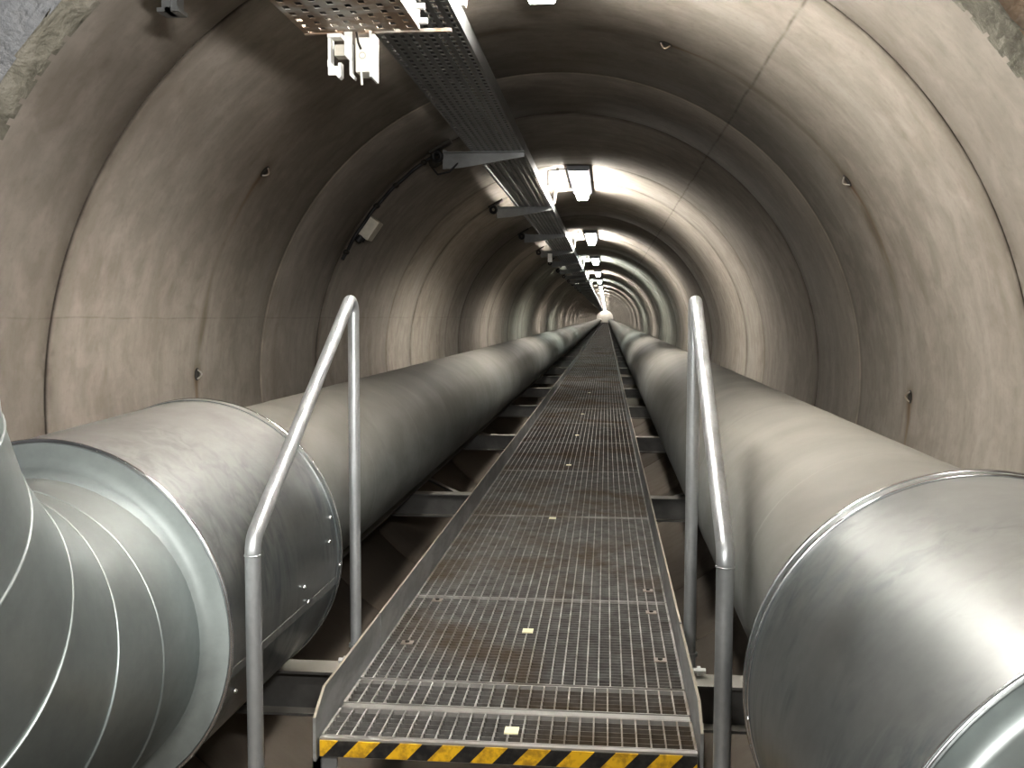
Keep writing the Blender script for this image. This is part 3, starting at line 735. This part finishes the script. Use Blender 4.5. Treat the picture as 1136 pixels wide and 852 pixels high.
# ------------------------------------------------------------------ wall fittings
for (hv, ha), w in zip(HOLES, ('on the left haunch', 'low on the left wall above the left collar', 'near the crown, right of the nearest lamp', 'on the upper right wall', 'low on the right wall above the right pipe')):
    p = wall_pt(ha, hv, R); inn = (Vector((CX, hv, CZ)) - p).normalized()
    t = thing('lifting_socket', p, 'rusty lifting socket in the concrete, ' + w, 'socket', 'lifting sockets in the lining')
    m = MB(); m.frame_lathe([(.0005, .028), (.002, .024), (.0015, .018), (.001, .001)], p, inn, 20); m.build('cup', M['dark'], t)
    tang = inn.cross(Vector((0, 1, 0)))
    m = MB(); pts = [p + inn * (.001 + .016 * math.sin(PI * q)) + tang * (.04 * (q - .5)) + Vector((0, .01 * math.sin(3 * q), 0)) for q in [i / 8 for i in range(9)]]
    m.tube(pts, .0035, 8); m.build('loop', M['rusty'], t)
# box and cable along the second joint
t = thing('wall_box', wall_pt(-54, 6.0), 'small cream junction box on the left wall beside the cable', 'junction box')
nrm = (Vector((CX, 0, CZ)) - wall_pt(-54, 0)).normalized()
m = MB(); a_, b_ = wall_pt(-51.8, 6.03, R - .045), wall_pt(-57, 6.03, R - .045); m.bar(a_, b_, .12, .085, up=nrm); o = m.build('box_body', M['box'], t)
bv = o.modifiers.new('b', 'BEVEL'); bv.width = .006; bv.segments = 2
m = MB(); m.tube([wall_pt(-57, 5.99, R - .04), wall_pt(-58.6, 5.98, R - .035)], .022, 10); m.build('gland', M['black'], t)
m = MB(); m.tube([wall_pt(-57, 6.05, R - .04), wall_pt(-58.2, 6.05, R - .04)], .016, 10); m.build('gland', M['black'], t)
t = thing('wall_cable', wall_pt(-60, 5.93), 'dark cable running up the left wall along the second joint to the tray', 'cable')
m = MB(); m.tube([wall_pt(d, 5.955 + .008 * math.sin(d * .9), R - .015) for d in [-64 + i * 1.0 for i in range(35)]], .011, 8); m.build('cable', M['black'], t)
for d in (-62, -49, -42.5, -34): 
    m = MB(); q = wall_pt(d, 5.955, R - .014); m.sphere(q, .022, 8, (1, 1.2, .8)); m.build('cable_clip', M['dark'], t)
t = thing('cable_splice', wall_pt(-32, 5.86), 'small dark cable splice hanging beside the nearest tray bracket', 'cable splice')
m = MB(); q = wall_pt(-33, 5.90, R - .06); m.frame_lathe([(0, .001), (0, .03), (.07, .03), (.075, .02), (.075, .001)], q, (.4, 0, .2), 16); m.build('splice_body', M['dark'], t)
m = MB(); m.tube([q, q + Vector((.05, -.02, -.06)), q + Vector((.12, -.02, -.045)), q + Vector((.17, 0, .01))], .006, 8); m.build('loose_wire', M['black'], t)
m = MB(); m.box(-.86, -.80, 14.55, 14.62, .80, .92)
tag(m.build('signal_box', M['galv']), 'small white box catching the light below the distant tray on the left', 'box')

# ------------------------------------------------------------------ lights in the shaft, plus an added haunch fill
def area(name, loc, target, size, power, col):
    l = bpy.data.lights.new(name, 'AREA'); l.shape = 'RECTANGLE'; l.size, l.size_y = size; l.energy = power; l.color = col
    o = bpy.data.objects.new(name, l); C.objects.link(o); o.location = Vector(loc) + Vector((0, 0, ZC))
    d = Vector(target) - Vector(loc); o.rotation_euler = d.to_track_quat('-Z', 'Y').to_euler(); return o
area('shaft_and_fill_light', (.9, -.6, 2.6), (-.2, 3.0, -.6), (1.3, .25), 130, (1, .96, .9))
area('shaft_and_fill_light', (-1.0, -1.3, .95), (0.1, 3.2, .1), (.22, .8), 80, (1, .97, .93))

area('shaft_and_fill_light', (.18, .12, .40), (-1.35, 2.3, .80), (.3, .12), 34, (1, .97, .93)).data.spread = math.radians(105)  # unseen fill light added to brighten the left haunch at the mouth
w = bpy.data.worlds.new('world'); scene.world = w; w.use_nodes = True
w.node_tree.nodes['Background'].inputs[0].default_value = (.6, .65, .7, 1); w.node_tree.nodes['Background'].inputs[1].default_value = .02

# ------------------------------------------------------------------ camera
cam = bpy.data.cameras.new('camera'); co = bpy.data.objects.new('camera', cam); C.objects.link(co)
r_, u_, f_ = cam_axes()
mt = Matrix((r_, u_, -f_)).transposed().to_4x4(); mt.translation = Vector((0, 0, ZC)); co.matrix_world = mt
cam.sensor_width = 36; cam.sensor_fit = 'HORIZONTAL'; cam.lens = 36 * 1100 / 1136; cam.clip_start = .05; cam.clip_end = 600
scene.camera = co
scene.view_settings.view_transform = 'Standard'; scene.view_settings.look = 'Medium High Contrast'; scene.view_settings.exposure = 0
try: scene.cycles.use_denoising = True; scene.cycles.max_bounces = 8; scene.cycles.diffuse_bounces = 3; scene.cycles.sample_clamp_indirect = 8
except Exception: pass
